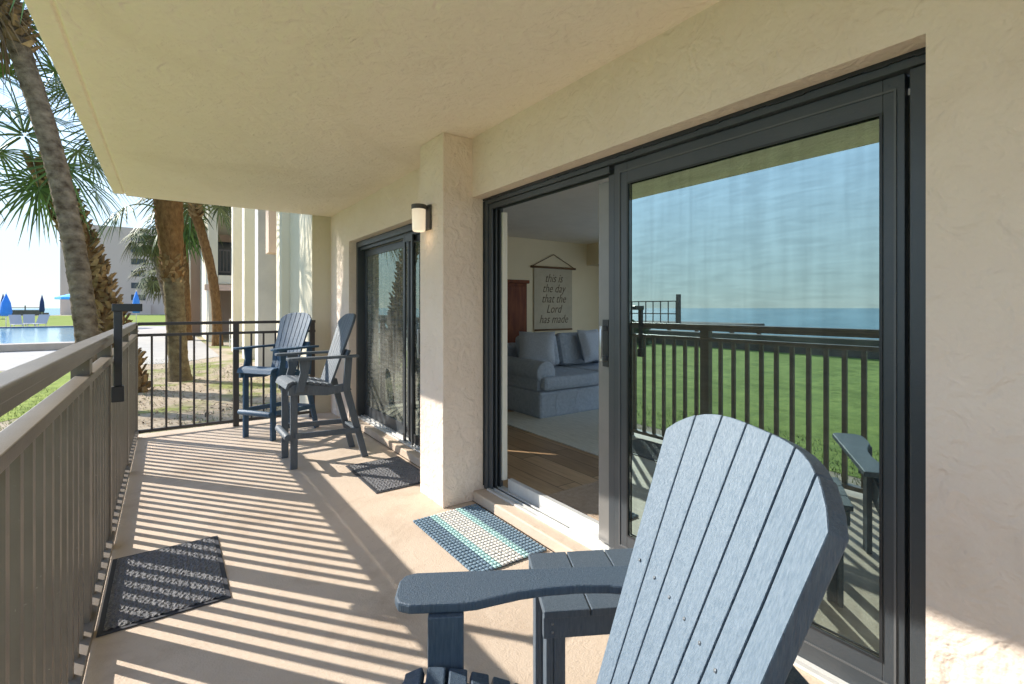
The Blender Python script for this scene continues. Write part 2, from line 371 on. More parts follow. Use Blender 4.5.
# ------------------------------------------------------------------ railings
def baluster(parent, x, y, m='rail'):
    return MB().box(x-.011,x+.011,y-.015,y+.015,.075,1.008).build('baluster', m, parent)
sr = thing('balcony_railing', 'long taupe metal railing with flat cap running beside the pool lawn', 'railing')
MB().prism([(-.312,1.128),(-.24,1.128),(-.24,1.15),(-.247,1.156),(-.305,1.156),(-.312,1.15)], 'y', Y0, 6.21).build('cap_rail', 'rail', sr, bevel=.003)
MB().box(-.300,-.252,Y0,6.2,1.098,1.128).build('rail_channel', 'rail', sr)
MB().box(-.288,-.238,Y0,6.2,1.008,1.04).build('mid_rail', 'rail', sr, bevel=.003)
MB().box(-.286,-.230,Y0,6.2,.045,.075).build('bottom_rail', 'rail', sr, bevel=.002)
posts = [-3.2,-1.8,-.4,1.0,2.55,3.43,4.87]
for y in posts:
    MB().box(-.302,-.246,y-.042,y+.042,0,1.098).build('post', 'rail', sr)
MB().box(-.302,-.238,6.14,6.204,0,1.128).build('post', 'rail', sr)
y = Y0+.06
ys = [Y0+.06+.1175*i for i in range(86)]
for y in ys:
    if y < 6.1 and all(abs(y-p) > .055 for p in posts): baluster(sr, -.265, y)
er = thing('balcony_railing', 'short dark railing across the far end of the balcony behind the bar chairs', 'railing', (0,6.17,0))
def epart(mb, name, **k): return mb.build(name, 'raildark', er, **k)
epart(MB().box(-.237,1.455,-.022,.022,1.125,1.156), 'top_rail', bevel=.003)
epart(MB().box(-.237,1.455,-.016,.016,1.012,1.04), 'mid_rail')
epart(MB().box(-.237,1.455,-.018,.018,.045,.075), 'bottom_rail')
epart(MB().box(.594,.650,-.028,.028,0,1.125), 'post'); epart(MB().box(1.39,1.446,-.028,.028,0,1.125), 'post')
for i in range(1, 7): MB().box(-.245+.12*i-.0095,-.245+.12*i+.0095,-.0095,.0095,.075,1.012).build('baluster','raildark',er)
for i in range(1, 6): MB().box(.65+.123*i-.0095,.65+.123*i+.0095,-.0095,.0095,.075,1.012).build('baluster','raildark',er)

br = thing('rail_bracket', 'black square metal bracket pole clamped to the taupe railing near the corner', 'bracket', (-.205,3.22,0))
MB().box(-.017,.017,-.017,.017,.90,1.29).build('pole', 'black', br, bevel=.004)
MB().box(-.024,.10,-.022,.022,1.282,1.322).build('arm', 'black', br, bevel=.004)
MB().box(-.026,.026,-.026,.026,.82,.90).build('clamp', 'black', br, bevel=.004)

# ------------------------------------------------------------------ sliding doors
def hexpart(parent): return None
def handle(parent, x, y, z, h):
    MB().box(x-.05,x-.03,y-.014,y+.014,z,z+h).box(x-.03,x,y-.014,y+.014,z,z+.03).box(x-.03,x,y-.014,y+.014,z+h-.03,z+h).build('handle', 'steel', parent, bevel=.006)

d1 = thing('sliding_door', 'large grey framed sliding glass door standing half open to the living room', 'door', (1.775,1.65,.07))
def P1(mb, name, m, parent=None, **k):
    o = mb.build(name, m, **k); par = parent or d1; o.parent = par
    o.matrix_parent_inverse = Matrix.Translation((-1.775,-1.65,-.07)); return o
# outer frame: jambs, head in steps (tracks)
fr = MB()
fr.box(1.772,1.90,2.805,2.852,.069,2.03)           # far jamb outer lip
fr.box(1.772,1.90,.37,.437,.069,2.03).box(1.780,1.90,.437,.503,.085,2.0)
fr.box(1.772,1.90,.437,2.805,2.003,2.03)
fr.box(1.782,1.792,2.765,2.805,.085,2.0).box(1.815,1.825,2.765,2.805,.085,2.0).box(1.85,1.86,2.765,2.805,.085,2.0)
fr.box(1.782,1.792,1.70,2.765,1.965,2.0).box(1.832,1.842,.505,2.765,1.965,2.0)
P1(fr, 'frame', 'frame', bevel=.002)
P1(MB().box(1.795,1.81,2.79,2.8045,.085,1.98).box(1.83,1.845,2.79,2.8045,.085,1.98), 'track_recess', 'framedark')
P1(MB().box(1.862,1.90,2.752,2.803,.13,1.95), 'inner_jamb', 'cream', bevel=.002)
P1(MB().box(1.765,1.788,.439,2.803,.069,.082).box(1.788,1.90,.439,2.803,.069,.073).box(1.800,1.808,.439,2.803,.073,.088).box(1.832,1.840,.439,2.803,.073,.088), 'sill_track', 'alu', bevel=.001)
P1(MB().box(1.809,1.831,2.05,2.803,.0735,.080), 'track_gap', 'framedark')
P1(MB().box(1.866,1.90,1.60,2.699,.0745,.155), 'sill_riser', 'alu', bevel=.002)
sj = MB(); random.seed(17); prev = .439; k_ = 0
tops = []
while prev < 2.85:
    nx_ = min(2.851, prev + random.uniform(.02,.07)); tops.append((prev, nx_, 2.031 - random.uniform(0,.006))); prev = nx_
for a_, b_, z_ in tops: sj.box(1.7645, 1.7715, a_, b_, z_, 2.0435)
P1(sj, 'sealant', 'framedark')
zz = .09
sj = MB()
while zz < 2.02:
    nz = min(2.025, zz + random.uniform(.02,.08)); sj.box(1.7645, 1.7715, 2.848 - random.uniform(0,.006), 2.8525, zz, nz); zz = nz
P1(sj, 'sealant', 'framedark')
P1(MB().box(1.7925,1.7965,.540,.546,.150,1.961).box(1.7925,1.7965,1.640,1.646,.150,1.961).box(1.7925,1.7965,.546,1.640,1.955,1.961).box(1.7925,1.7965,.546,1.640,.150,.156), 'screen_frame', 'screenline')
# fixed / outer panel
def panel(px, y0, y1, zb, zt, st, gname, parentf, mats=('frame','framedark')):
    m = MB(); m.box(px,px+.03,y0,y0+st,zb,zt).box(px,px+.03,y1-st,y1,zb,zt).box(px,px+.03,y0+st,y1-st,zt-st,zt).box(px,px+.03,y0+st,y1-st,zb,zb+st+.04)
    p = parentf(m, 'door_panel', mats[0], bevel=.002)
    return p
pn = P1(MB().box(1.797,1.827,.520,.575,.089,2.0).box(1.797,1.827,1.598,1.68,.089,2.0).box(1.797,1.827,.575,1.598,1.90,2.0).box(1.797,1.827,.575,1.598,.089,.211), 'door_panel', 'frame', bevel=.002)
def sub(mb, name, m, parent, inv, **k):
    o = mb.build(name, m, **k); o.parent = parent; o.matrix_parent_inverse = (parent.matrix_world if False else Matrix.Identity(4)); return o
# sub parts keep the panel's frame: panel's own transform is identity relative to its parent's inverse
def subP1(mb, name, m, parent, **k):
    o = mb.build(name, m, **k); o.parent = parent; return o
subP1(MB().box(1.808,1.812,.575,1.598,.211,1.900), 'glass', 'glass1', pn)
subP1(MB().box(1.793,1.7965,.575,.583,.211,1.900).box(1.793,1.7965,1.590,1.598,.211,1.900).box(1.793,1.7965,.583,1.590,1.892,1.900).box(1.793,1.7965,.583,1.590,.211,.219), 'screen_bead', 'framedark', pn)
# inner sliding panel pushed behind it: its leading stile shows beside the opening
p2 = P1(MB().box(1.845,1.875,1.685,1.835,.089,1.949).box(1.845,1.875,.56,1.685,1.88,1.949).box(1.845,1.875,.56,1.685,.089,.19).box(1.845,1.875,.505,.56,.089,1.949), 'sliding_panel', 'framelite', bevel=.003)
P1(MB().box(1.80,1.83,1.682,1.72,.089,1.96), 'interlock_stile', 'frame', bevel=.002)
m_ = MB().tube([(1.80,1.775,1.04),(1.802,1.775,1.20)], .008, 8).box(1.80,1.842,1.765,1.785,1.03,1.055).box(1.80,1.842,1.765,1.785,1.185,1.21)
subP1(m_, 'handle', 'steel', p2, bevel=.003)
subP1(MB().box(1.834,1.8445,1.755,1.795,1.0,1.24), 'handle_plate', 'framedark', p2)

d2 = thing('sliding_door', 'smaller dark framed sliding glass door behind the pair of bar chairs', 'door', (1.775,4.4,.07))
def P2(mb, name, m, parent=None, **k):
    o = mb.build(name, m, **k); o.parent = parent or d2; o.matrix_parent_inverse = Matrix.Translation((-1.775,-4.4,-.07)); return o
P2(MB().box(1.762,1.90,5.535,5.582,.069,2.045).box(1.762,1.90,3.208,3.25,.069,2.045).box(1.762,1.90,3.25,5.535,1.985,2.045).box(1.792,1.80,3.25,5.535,1.95,1.985).box(1.828,1.835,3.25,5.535,1.95,1.985), 'frame', 'frame', bevel=.002)
P2(MB().box(1.755,1.775,3.25,5.534,.069,.082).box(1.775,1.90,3.25,5.534,.069,.073).box(1.80,1.808,3.25,5.534,.073,.088).box(1.832,1.84,3.25,5.534,.073,.088), 'sill_track', 'alu', bevel=.001)
q1 = panel(1.842, 4.25, 5.533, .089, 1.949, .07, 'g', P2)
subP1(MB().box(1.853,1.857,4.32,5.463,.20,1.879), 'glass', 'glass2', q1)
q2 = P2(MB().box(1.806,1.836,4.10,4.21,.089,1.949).box(1.806,1.836,3.30,4.10,1.89,1.949).box(1.806,1.836,3.30,4.10,.089,.17).box(1.806,1.836,3.25,3.30,.089,1.949), 'sliding_panel', 'framedark', bevel=.003)
subP1(MB().box(1.82,1.823,3.30,4.10,.17,1.89), 'glass', 'glass2', q2)
q3 = P2(MB().box(1.772,1.788,4.215,4.255,.083,1.955).box(1.772,1.788,4.05,4.08,.083,1.955).box(1.774,1.786,4.08,4.215,1.90,1.955), 'screen_panel', 'frame', bevel=.002)
P2(MB().box(1.750,1.772,3.78,3.84,.083,1.955), 'edge_stile', 'frame', bevel=.002)
P2(MB().box(1.715,1.73,3.80,3.825,.88,1.12).box(1.73,1.75,3.80,3.825,.88,.91).box(1.73,1.75,3.80,3.825,1.09,1.12), 'handle', 'steel', bevel=.005)
P2(MB().box(1.845,1.855,3.50,3.62,.2,1.9), 'curtain_edge', 'cream')

# ------------------------------------------------------------------ wall lamp
lamp = thing('wall_lamp', 'lit cylindrical wall lamp with frosted shade and dark cap on the pillar', 'lamp', (1.462,3.06,1.9))
MB().box(-.018,.0,-.045,.045,-.07,.10).build('back_plate', 'lampcap', lamp, bevel=.004)
MB().tube([(-.075,0,.065),(-.075,0,.095)], .050, 24).box(-.05,-.018,-.02,.02,.07,.09).build('cap', 'lampcap', lamp, bevel=.003)
MB().tube([(-.075,0,-.085),(-.075,0,-.075),(-.075,0,.064)], [.036,.044,.046], 24).build('shade', 'lampglass', lamp)
pl = bpy.data.lights.new('bulb', 'POINT'); pl.energy = .03; pl.color = (1,.7,.4); pl.shadow_soft_size = .04
po = bpy.data.objects.new('bulb', pl); col.objects.link(po); po.parent = lamp; po.location = (-.075,0,-.13)

# ------------------------------------------------------------------ adirondack chairs
def fan_back(n, hb, ht, length, arc, thick, curve, gap=.005, vside=.0):
    """slats of a fan back in local (y across, v up the back, x depth). returns MB in back space"""
    m = MB()
    for i in range(n):
        t0 = -1 + 2*i/n; t1 = -1 + 2*(i+1)/n
        cols = 3
        prof = []
        def top(t): return length - arc*abs(t)**3.4
        def yy(t, v): return t*(hb + (ht-hb)*min(1, v/(length-arc)))
        def xx(t, v): return -curve*(t*t)*(v/length)
        vs = []; fs = []
        rows = 5
        for r in range(rows):
            for c in range(cols+1):
                t = t0 + (t1-t0)*c/cols; v = top(t)*r/(rows-1)
                yv = yy(t, v)
                if c == 0: yv += gap/2
                if c == cols: yv -= gap/2
                vs.append((xx(t, v), yv, v))
        k = len(vs); vs += [(x+thick, y_, z) for x, y_, z in vs]
        W = cols+1
        for r in range(rows-1):
            for c in range(cols):
                a = r*W+c; fs.append((a, a+W, a+W+1, a+1)); fs.append((k+a, k+a+1, k+a+W+1, k+a+W))
            fs.append((r*W, k+r*W, k+(r+1)*W, (r+1)*W)); e = r*W+cols
            fs.append((e, e+W, k+e+W, k+e))
        for c in range(cols):
            fs.append((c, c+1, k+c+1, k+c)); a = (rows-1)*W+c; fs.append((a, k+a, k+a+1, a+1))
        m.add(vs, fs)
    return m

def arm_poly(length, wf, wb, flip=1):
    """plan outline (x back, y outward) of an armrest, wide in front, waisted behind"""
    o = [(.03,0),(length,.0)]
    pts = [(.012,.012),(.0,.04),(.0,wf-.04),(.012,wf-.012),(.04,wf),(.16,wf),(.20,wf-.004),(.25,wf-.02),(.31,wf-.038),(.38,wf-.05),(.46,wf-.055),(.54,wf-.05),(.58,wf-.04),(length,wb),(length,0),(.04,0)]
    return pts

def near_chair():
    t = thing('adirondack_chair', 'slate blue fan-back garden chair closest to the camera by the large sliding door', 'chair', (.290,.873,0), R(-31.15))
    # back
    th = math.atan2(.235, .70)
    fb = fan_back(7, .185, .282, .865, .09, .034, .045)
    T = Matrix.Translation((.412,0,.27)) @ Matrix.Rotation(R(22), 4, 'Y')
    b = MB(); b.v = [T @ v for v in fb.v]; b.f = fb.f; b.smooth = fb.smooth
    bo = b.build('backrest', 'slate', t, bevel=.003)      # lighter front; edges and rear get a darker tone painted as shade
    bo.data.materials.append(M['slateshade']); fn = T.to_3x3() @ Vector((-1,0,0))
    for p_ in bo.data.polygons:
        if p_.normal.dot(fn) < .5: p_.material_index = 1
    # screws in the slats
    s_ = MB()
    for i in range(7):
        tt = -1 + (2*i+1)/7
        for v in (.16, .48):
            yv = tt*(.185+.083*v/.755); x = -.045*tt*tt*v/.86 - .0015
            MB().tube([T @ Vector((x+.001, yv, v)), T @ Vector((x-.0006, yv, v))], .0035, 8).build('screw', 'bolt', t)
    # back braces
    MB().box(.025,.055,-.29,.29,.36,.44, T=T).build('back_brace', 'slateshade', t, bevel=.003)
    # seat slats: curved
    s = MB(); path = [(.030,.405,62),(.057,.442,20),(.107,.447,-2),(.157,.440,-8),(.207,.428,-14),(.257,.412,-18),(.307,.394,-20),(.357,.375,-20),(.402,.358,-20)]
    for x, z, a in path:
        Tm = Matrix.Translation((x,0,z)) @ Matrix.Rotation(R(-a) , 4, 'Y')
        s.box(-.0215,.0215,-.265,.265,-.011,.011, T=Tm)
    s.build('seat', 'slateshade', t, bevel=.004)
    for sg in (1, -1):
        y0, y1 = sorted((sg*.245, sg*.270))
        MB().prism([(.03,.35),(.05,.41),(.12,.430),(.40,.345),(.86,.05),(.86,0),(.72,0),(.38,.23),(.05,.30)], 'y', y0-sg*0.0, y1).build('side_rail', 'slateshade', t, bevel=.003)
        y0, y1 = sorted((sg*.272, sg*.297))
        MB().box(.085,.170,y0,y1,0,.567).build('leg', 'slateshade', t, bevel=.003)
        MB().box(.62,.735,-.22,.22,.545,.5675).box(.74,.85,-.22,.22,.545,.5675).build('rear_brace', 'slateshade', t, bevel=.003) if sg == 1 else None
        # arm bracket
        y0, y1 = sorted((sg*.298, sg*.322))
        MB().prism([(.105,.567),(.15,.567),(.15,.50),(.135,.44),(.105,.40)], 'y', y0, y1).build('arm_bracket', 'slateshade', t, bevel=.003)
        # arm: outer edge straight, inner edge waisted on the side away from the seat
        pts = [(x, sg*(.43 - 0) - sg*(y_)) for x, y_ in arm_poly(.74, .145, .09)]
        MB().prism(pts, 'z', .568, .592).build('armrest', 'slateshade', t, bevel=.005)
        y0, y1 = sorted((sg*.272, sg*.295))
    return t
near_chair()

def bar_chair(kind, label, loc, rz):
    t = thing('bar_chair', label, 'chair', loc, rz, 'tall fan-back bar chairs at the far end of the balcony')
    m = M[kind]
    fb = fan_back(7, .165, .215, .64, .085, .02, .03)
    T = Matrix.Translation((.335,0,.655)) @ Matrix.Rotation(R(21), 4, 'Y')
    b = MB(); b.v = [T @ v for v in fb.v]; b.f = fb.f; b.smooth = fb.smooth; b.build('backrest', m, t, bevel=.002)
    MB().box(.021,.045,-.23,.23,.26,.32, T=T).build('back_brace', m, t, bevel=.003)
    s = MB()
    for x, z, a in [(-.005,.672,70),(.02,.698,22),(.068,.702,0),(.118,.697,-6),(.168,.688,-10),(.218,.678,-11),(.268,.668,-11),(.318,.659,-10)]:
        Tm = Matrix.Translation((x,0,z)) @ Matrix.Rotation(R(-a), 4, 'Y'); s.box(-.0225,.0225,-.225,.225,-.011,.011, T=Tm)
    s.build('seat', m, t, bevel=.004)
    for sg in (1, -1):
        def yb(a, b_): return sorted((sg*a, sg*b_))
        y0, y1 = yb(.196,.222)
        MB().prism([(.0,.60),(.0,.655),(.03,.685),(.10,.688),(.32,.645),(.47,.665),(.50,.60),(.30,.575),(.10,.595)], 'y', y0, y1).build('seat_rail', m, t, bevel=.003)
        y0, y1 = yb(.170,.195)
        MB().prism([(.02,0),(.075,0),(.075,.64),(.02,.64)], 'y', y0, y1).build('leg', m, t, bevel=.003)
        MB().prism([(.60,0),(.655,0),(.485,.655),(.425,.655)], 'y', y0, y1).build('leg', m, t, bevel=.003)
        y0, y1 = yb(.198,.22)
        MB().prism([(.055,.245),(.57,.225),(.565,.27),(.055,.29)], 'y', y0, y1).build('stretcher', m, t, bevel=.003)
        y0, y1 = yb(.223,.245)
        MB().prism([(.045,.62),(.115,.62),(.150,.78),(.165,.882),(.075,.882),(.085,.78)], 'y', y0, y1).build('arm_support', m, t, bevel=.003)
        MB().prism([(.42,.60),(.48,.60),(.50,.882),(.44,.882)], 'y', y0, y1).build('arm_support', m, t, bevel=.003)
        pts = [(x*.80-.02, sg*.30 - sg*y_*.8) for x, y_ in arm_poly(.70,.125,.09)]
        MB().prism(pts, 'z', .8825, .904).build('armrest', m, t, bevel=.004)
    MB().tube([(.0,-.21,.262),(.0,.21,.262)], .028, 12).build('footrest', m, t, bevel=.003)
    MB().box(.55,.60,-.168,.168,.235,.255).build('rear_stretcher', m, t, bevel=.003)
    return t
bar_chair('graphite', 'tall grey blue bar chair turned side-on in front of the smaller sliding door', (.79,4.43,0), R(0))
bar_chair('navy', 'tall navy bar chair angled in the far corner against the end railing', (.71,5.40,0), R(33.5))

# ------------------------------------------------------------------ side table
st = thing('side_table', 'low slatted charcoal side table tucked behind the slate blue garden chair', 'table', (0,0,0), R(-35.15+6))
# its axes: x along the long side, y away; near-left top corner placed below
cx, cy = .0902*.8177+1.37*.5757, -.0902*.5757+1.37*.8177
st.location = (cx, cy, 0)
tt = MB()
for i in range(3): tt.box(.0+.1355*i, .132+.1355*i, 0, .33, .428, .45)
tt.build('table_top', 'tablep', st, bevel=.003)
ap = MB().box(.0,.405,.012,.034,.365,.427).box(.0,.405,.296,.318,.365,.427); ap.build('apron', 'tablep', st, bevel=.003)
for (x, y) in ((.012,.036),(.337,.036),(.012,.240),(.337,.240)):
    MB().box(x,x+.022,y,y+.055,0,.427).box(x+.0225,x+.056,y-.0015,y+.018,0,.364).build('leg', 'tablep', st, bevel=.003)
for z in (.385,.408):
    for x in (.025,.38): MB().tube([(x,.0125,z),(x,.0095,z)], .004, 8).build('screw', 'bolt', st)

# ------------------------------------------------------------------ mats
def rubber_mat(name, label, x0, x1, y0, y1, group, rot=0):
    t = thing(name, label, 'mat', ((x0+x1)/2,(y0+y1)/2,.001), rot, group)
    a, b = (x1-x0)/2, (y1-y0)/2
    MB().box(-a,a,-b,b,0,.006).build('border', 'matedge', t, bevel=.002)
    nx, ny = int(a*2/.0055), int(b*2/.0055); v = []; f = []
    for j in range(ny+1):
        for i in range(nx+1):
            x = -a+.02+(2*a-.04)*i/nx; y = -b+.02+(2*b-.04)*j/ny
            ph = .5+.5*math.sin(x*2*math.pi/.026 + 1.2*math.sin(y*2*math.pi/.03))
            z = .0062 + .0065*max(0, math.sin(x*2*math.pi/.024 + 1.3*math.sin(y*2*math.pi/.045)))*(.6+.4*math.sin(y*2*math.pi/.0225+x*90)) + random.uniform(0,.0035)
            v.append((x, y, z))
    for j in range(ny):
        for i in range(nx):
            q = j*(nx+1)+i; f.append((q, q+1, q+nx+2, q+nx+1))
    MB().add(v, f).build('pile', 'mat', t)
    return t
rubber_mat('door_mat', 'dark ribbed rubber mat lying beside the long railing in striped shade', -.228, .236, 2.52, 3.245, 'black ribbed rubber mats')
rubber_mat('door_mat', 'dark ribbed rubber mat in front of the smaller sliding door', 1.196, 1.655, 3.345, 4.07, 'black ribbed rubber mats')
rm = thing('rope_mat', 'woven rope door mat striped navy aqua and cream at the open door', 'mat', (1.440,2.405,.002))
W_, H_ = .4475, .745
MB().box(-W_/2+.004,W_/2-.004,-H_/2+.004,H_/2-.004,0,.007).build('core', 'ropedark', rm)
rp = MB(); nx, ny = 20, 26
sph = []
for j in range(ny):
    for i in range(nx):
        x = -W_/2 + W_*(i+.5)/nx; y = -H_/2 + H_*(j+.5)/ny + random.uniform(-.0015,.0015)
        a, b, c = W_/nx*.60, H_/ny*.50, .0095
        tw = R(18) * (1 if i % 2 else -1) + random.uniform(-.1,.1)
        ct, s2 = math.cos(tw), math.sin(tw)
        vs = []; fs = []
        rings = [(-.85,.5),(-.35,.94),(.35,.94),(.85,.5)]
        for (p_, r_) in rings:
            for k in range(6):
                an = math.pi*k/5; lx = p_*a; ly = r_*b*math.cos(an); lz = r_*c*math.sin(an)
                vs.append((x+lx*ct-ly*s2, y+lx*s2+ly*ct, .006+lz))
        for q in range(3):
            for k in range(5): o = q*6+k; fs.append((o, o+6, o+7, o+1))
        fs.append((0,1,2,3,4,5)); fs.append((23,22,21,20,19,18))
        rp.add(vs, fs, True)
rp.build('rope_weave', 'rope', rm)

# ------------------------------------------------------------------ room contents
sf = thing('sofa', 'blue grey slipcovered sofa seen through the open sliding door', 'sofa', (3.36,4.26,.062))
MB().box(.02,2.2,.0,.92,0,.30).build('skirt', 'sofa', sf, bevel=.03)
arm = MB().box(.03,.26,.06,.95,.30,.50).tube([(.145,.04,.50),(.145,.97,.50)], .135, 20)
arm.build('arm', 'sofa', sf, bevel=.015)
MB().box(.0,2.2,.90,1.08,0,.78).build('back', 'sofa', sf, bevel=.05)
MB().box(.06,.99,-.03,.85,.305,.46).build('seat_cushion', 'sofa', sf, bevel=.045)
MB().box(1.0,1.95,-.03,.85,.305,.46).build('seat_cushion', 'sofa', sf, bevel=.045)
for x in (.30,.93,1.55):
    T = Matrix.Translation((x+.3,.78,.68)) @ Matrix.Rotation(R(-14), 4, 'X')
    MB().box(-.3,.3,-.09,.09,-.22,.22, T=T).build('back_cushion', 'sofa', sf, bevel=.06)
def cushion(label, x, y, z, rx, rz, s):
    v = []; f = []; n = 10
    for side in (1, -1):
        for j in range(n+1):
            for i in range(n+1):
                u, w_ = -1+2*i/n, -1+2*j/n
                e = max(0, (1-u**4)*(1-w_**4))**.5
                v.append((u*s*(1-.06*(1-abs(w_))), side*e*.085, w_*s*(1-.06*(1-abs(u)))))
    for q in (0, (n+1)**2):
        for j in range(n):
            for i in range(n): a = q+j*(n+1)+i; f.append((a, a+1, a+n+2, a+n+1))
    o = MB().add(v, f, True).build('throw_pillow', 'pillow'); o.location = (x,y,z); o.rotation_euler = (rx, 0, rz)
    return tag(o, label, 'pillow')
cushion('square blue grey pillow leaning against the rolled arm of the sofa', 3.72, 4.75, .80, R(-22), R(-38), .225)
cushion('pale blue pillow standing upright nearer the door stile end of the sofa', 4.75, 4.86, .79, R(-18), R(8), .225)

cab = thing('cabinet', 'tall reddish brown wooden cabinet against the room wall', 'cabinet', (3.9,6.0,.06))
MB().box(-.45,.44,-.22,.28,0,1.60).build('carcass', 'wood', cab, bevel=.005)
MB().box(-.48,.47,-.25,.29,1.60,1.65).build('cornice', 'wood', cab, bevel=.01)
for x0_, x1_ in ((-.43,-.005),(.005,.42)): MB().box(x0_,x1_,-.24,-.221,.06,1.56).build('door', 'wood', cab, bevel=.008)

scr = thing('wall_scroll', 'beige hanging scroll with handwritten verse on the living room wall', 'wall hanging', (5.27,6.285,1.97))
MB().box(-.41,.41,-.006,0,-1.02,-.01).build('canvas', 'scroll', scr)
MB().tube([(-.48,-.012,0),(.48,-.012,0)], .018, 10).build('rod', 'dowel', scr)
MB().tube([(-.40,-.012,-1.03),(.40,-.012,-1.03)], .015, 10).build('rod', 'dowel', scr)
MB().tube([(-.44,-.012,.015),(0,-.008,.22),(.44,-.012,.015)], .006, 6).build('cord', 'dowel', scr)
def text(body, size, parent, loc, shear=.35, m='ink', rot=(R(90),0,0)):
    cu = bpy.data.curves.new('lettering', 'FONT'); cu.body = body; cu.size = size; cu.shear = shear; cu.align_x = 'CENTER'; cu.extrude = .001; cu.offset = -.0015; cu.resolution_u = 3
    tmp = bpy.data.objects.new('tmp', cu); col.objects.link(tmp)
    dg = bpy.context.evaluated_depsgraph_get(); me = bpy.data.meshes.new_from_object(tmp.evaluated_get(dg)); bpy.data.objects.remove(tmp)
    me.materials.clear(); me.materials.append(M[m])
    o = bpy.data.objects.new('lettering', me); col.objects.link(o); o.parent = parent; o.location = loc; o.rotation_euler = rot
    o.scale = (.82, 1, 1)
    return o
for i, s_ in enumerate(('this is','the day','that the','Lord','has made')):
    text(s_, .20, scr, (0, -.009, -.24-.17*i))

end_t = thing('end_table', 'small wooden table edge showing beside the sofa behind the door stile', 'table', (4.05,3.35,.06))
MB().box(-.28,.28,-.22,.22,.43,.46).build('table_top', mat('honey_wood', (.42,.22,.08), .4), end_t, bevel=.004)
for x in (-.24,.24):
    for y in (-.18,.18): MB().box(x-.02,x+.02,y-.02,y+.02,0,.43).build('leg', 'wood', end_t)
tag(MB().box(2.95,6.4,2.55,4.75,.061,.070).build('rug', 'rug'), 'pale grey striped rug on the plank floor in front of the sofa', 'rug')
tag(MB().box(2.05,2.95,1.2,2.50,.061,.072).build('floor_mat', 'brownmat', bevel=.003), 'brown indoor mat just inside the open sliding door', 'mat')

# ------------------------------------------------------------------ buildings beyond the end railing
def fin(x0, x1, y0, y1, h, m, label):
    o = MB().box(x0, x1, y0, y1, -.15, h).build('fin_wall', m, bevel=.01)
    return tag(o, label, 'wall', 'stucco fin walls between the neighbouring apartments')
fin(1.75,2.6,10.0,10.5,6.2,'palewall','first pale stucco fin wall beyond the end railing')
f2 = fin(1.77,2.6,13.0,13.5,6.2,'greywall','grey stucco fin wall with a hanging metal box, behind the navy bar chair')
fin(1.78,2.6,15.6,16.1,6.2,'palewall','narrow cream fin wall between the grey fin wall and the farthest one')
fin(1.77,2.9,18.4,18.9,6.2,'palewall','farthest cream fin wall beside the recessed upstairs balcony')
tag(MB().box(2.605,9,7.045,20,-.15,6.2).box(1.905,2.604,7.045,9.99,-.15,6.2).build('neighbour_block', 'palewall'), 'pale stucco body of the neighbouring apartments behind the fin walls', 'building')
ubx = MB().box(1.80,2.10,11.7,12.1,2.5,6.1); tag(ubx.build('utility_box', 'bldg', bevel=.01), 'tall white metal box on the wall between two fin walls', 'utility box')
MB().box(1.78,1.83,12.99-.02,12.998,-.1,2.4)
wing = thing('apartment_wing', 'pink and cream apartment wing with an upstairs balcony behind the palms', 'building', (3,30,-.15))
def W(mb, n, m, **k):
    o = mb.build(n, m, **k); o.parent = wing; o.matrix_parent_inverse = Matrix.Translation((-3,-30,.15)); return o
W(MB().box(.65,9,31,45,-.15,9), 'wall', 'pinkwall')
W(MB().box(1.45,1.80,24.6,30.98,-.15,8.5), 'column', 'palewall'); W(MB().box(.55,1.0,30.3,30.9,-.15,8.5), 'column', 'palewall'); 
W(MB().box(1.82,6,24.6,30.98,2.35,2.72), 'balcony_slab', 'palewall'); W(MB().box(1.82,6,24.4,30.98,5.3,8.5), 'upper_slab', 'palewall')
W(MB().box(1.3,6,24.3,24.58,2.05,2.3), 'beam', 'pinkwall')
rl = W(MB().box(1.85,6,24.62,24.66,3.78,3.84).box(1.85,6,24.62,24.66,2.85,2.9), 'railing', 'raildark')
bb = MB()
for i in range(24): bb.box(1.87+.13*i,1.90+.13*i,24.625,24.655,2.9,3.78)
bb.build('railing_bars', 'raildark', rl)
W(MB().box(2.1,3.0,30.9,30.97,2.75,4.9), 'window', 'window')

fence = thing('patio_fence', 'white metal patio fence in front of the ground floor of the wing', 'fence', (2,21,-.15))
for z in (.25,1.0): MB().box(-.1,1.9,-.02,.02,z,z+.05).build('rail', 'white', fence)
fb_ = [MB().box(-.1+.13*i,-.07+.13*i,-.015,.015,0,1.05).build('picket','white',fence) for i in range(15)]

hb = thing('condo_tower', 'large beige grey beachfront condo slab far beyond the pool', 'building', (-10,140,-.15))
MB().box(-8.5,12.6,0,18,0,19.6).build('wall', 'bldg', hb)
MB().box(-9.1,-4,-.4,18,19.6,20.0).build('roof', 'bldg', hb)
for k in range(6):
    z = 3.2+2.7*k
    MB().box(3.4,6.0,-.05,.0,z,z+1.3).build('window', 'window', hb)
MB().box(3.0,7.0,-1.2,-.06,0,2.2).build('entrance', 'bldg', hb)

tag(MB().prism([(-13.25,-60),(-12.75,-60),(-12.75,19.9),(-18.7,60),(-29.6,126),(-19,131),(-19,131.5),(-30.2,126.6),(-19.2,60.2),(-13.25,20.1)], 'z', -.16, .38).build('sea_wall', 'dune'),
    'low dark sea wall along the edge of the lawn', 'wall')
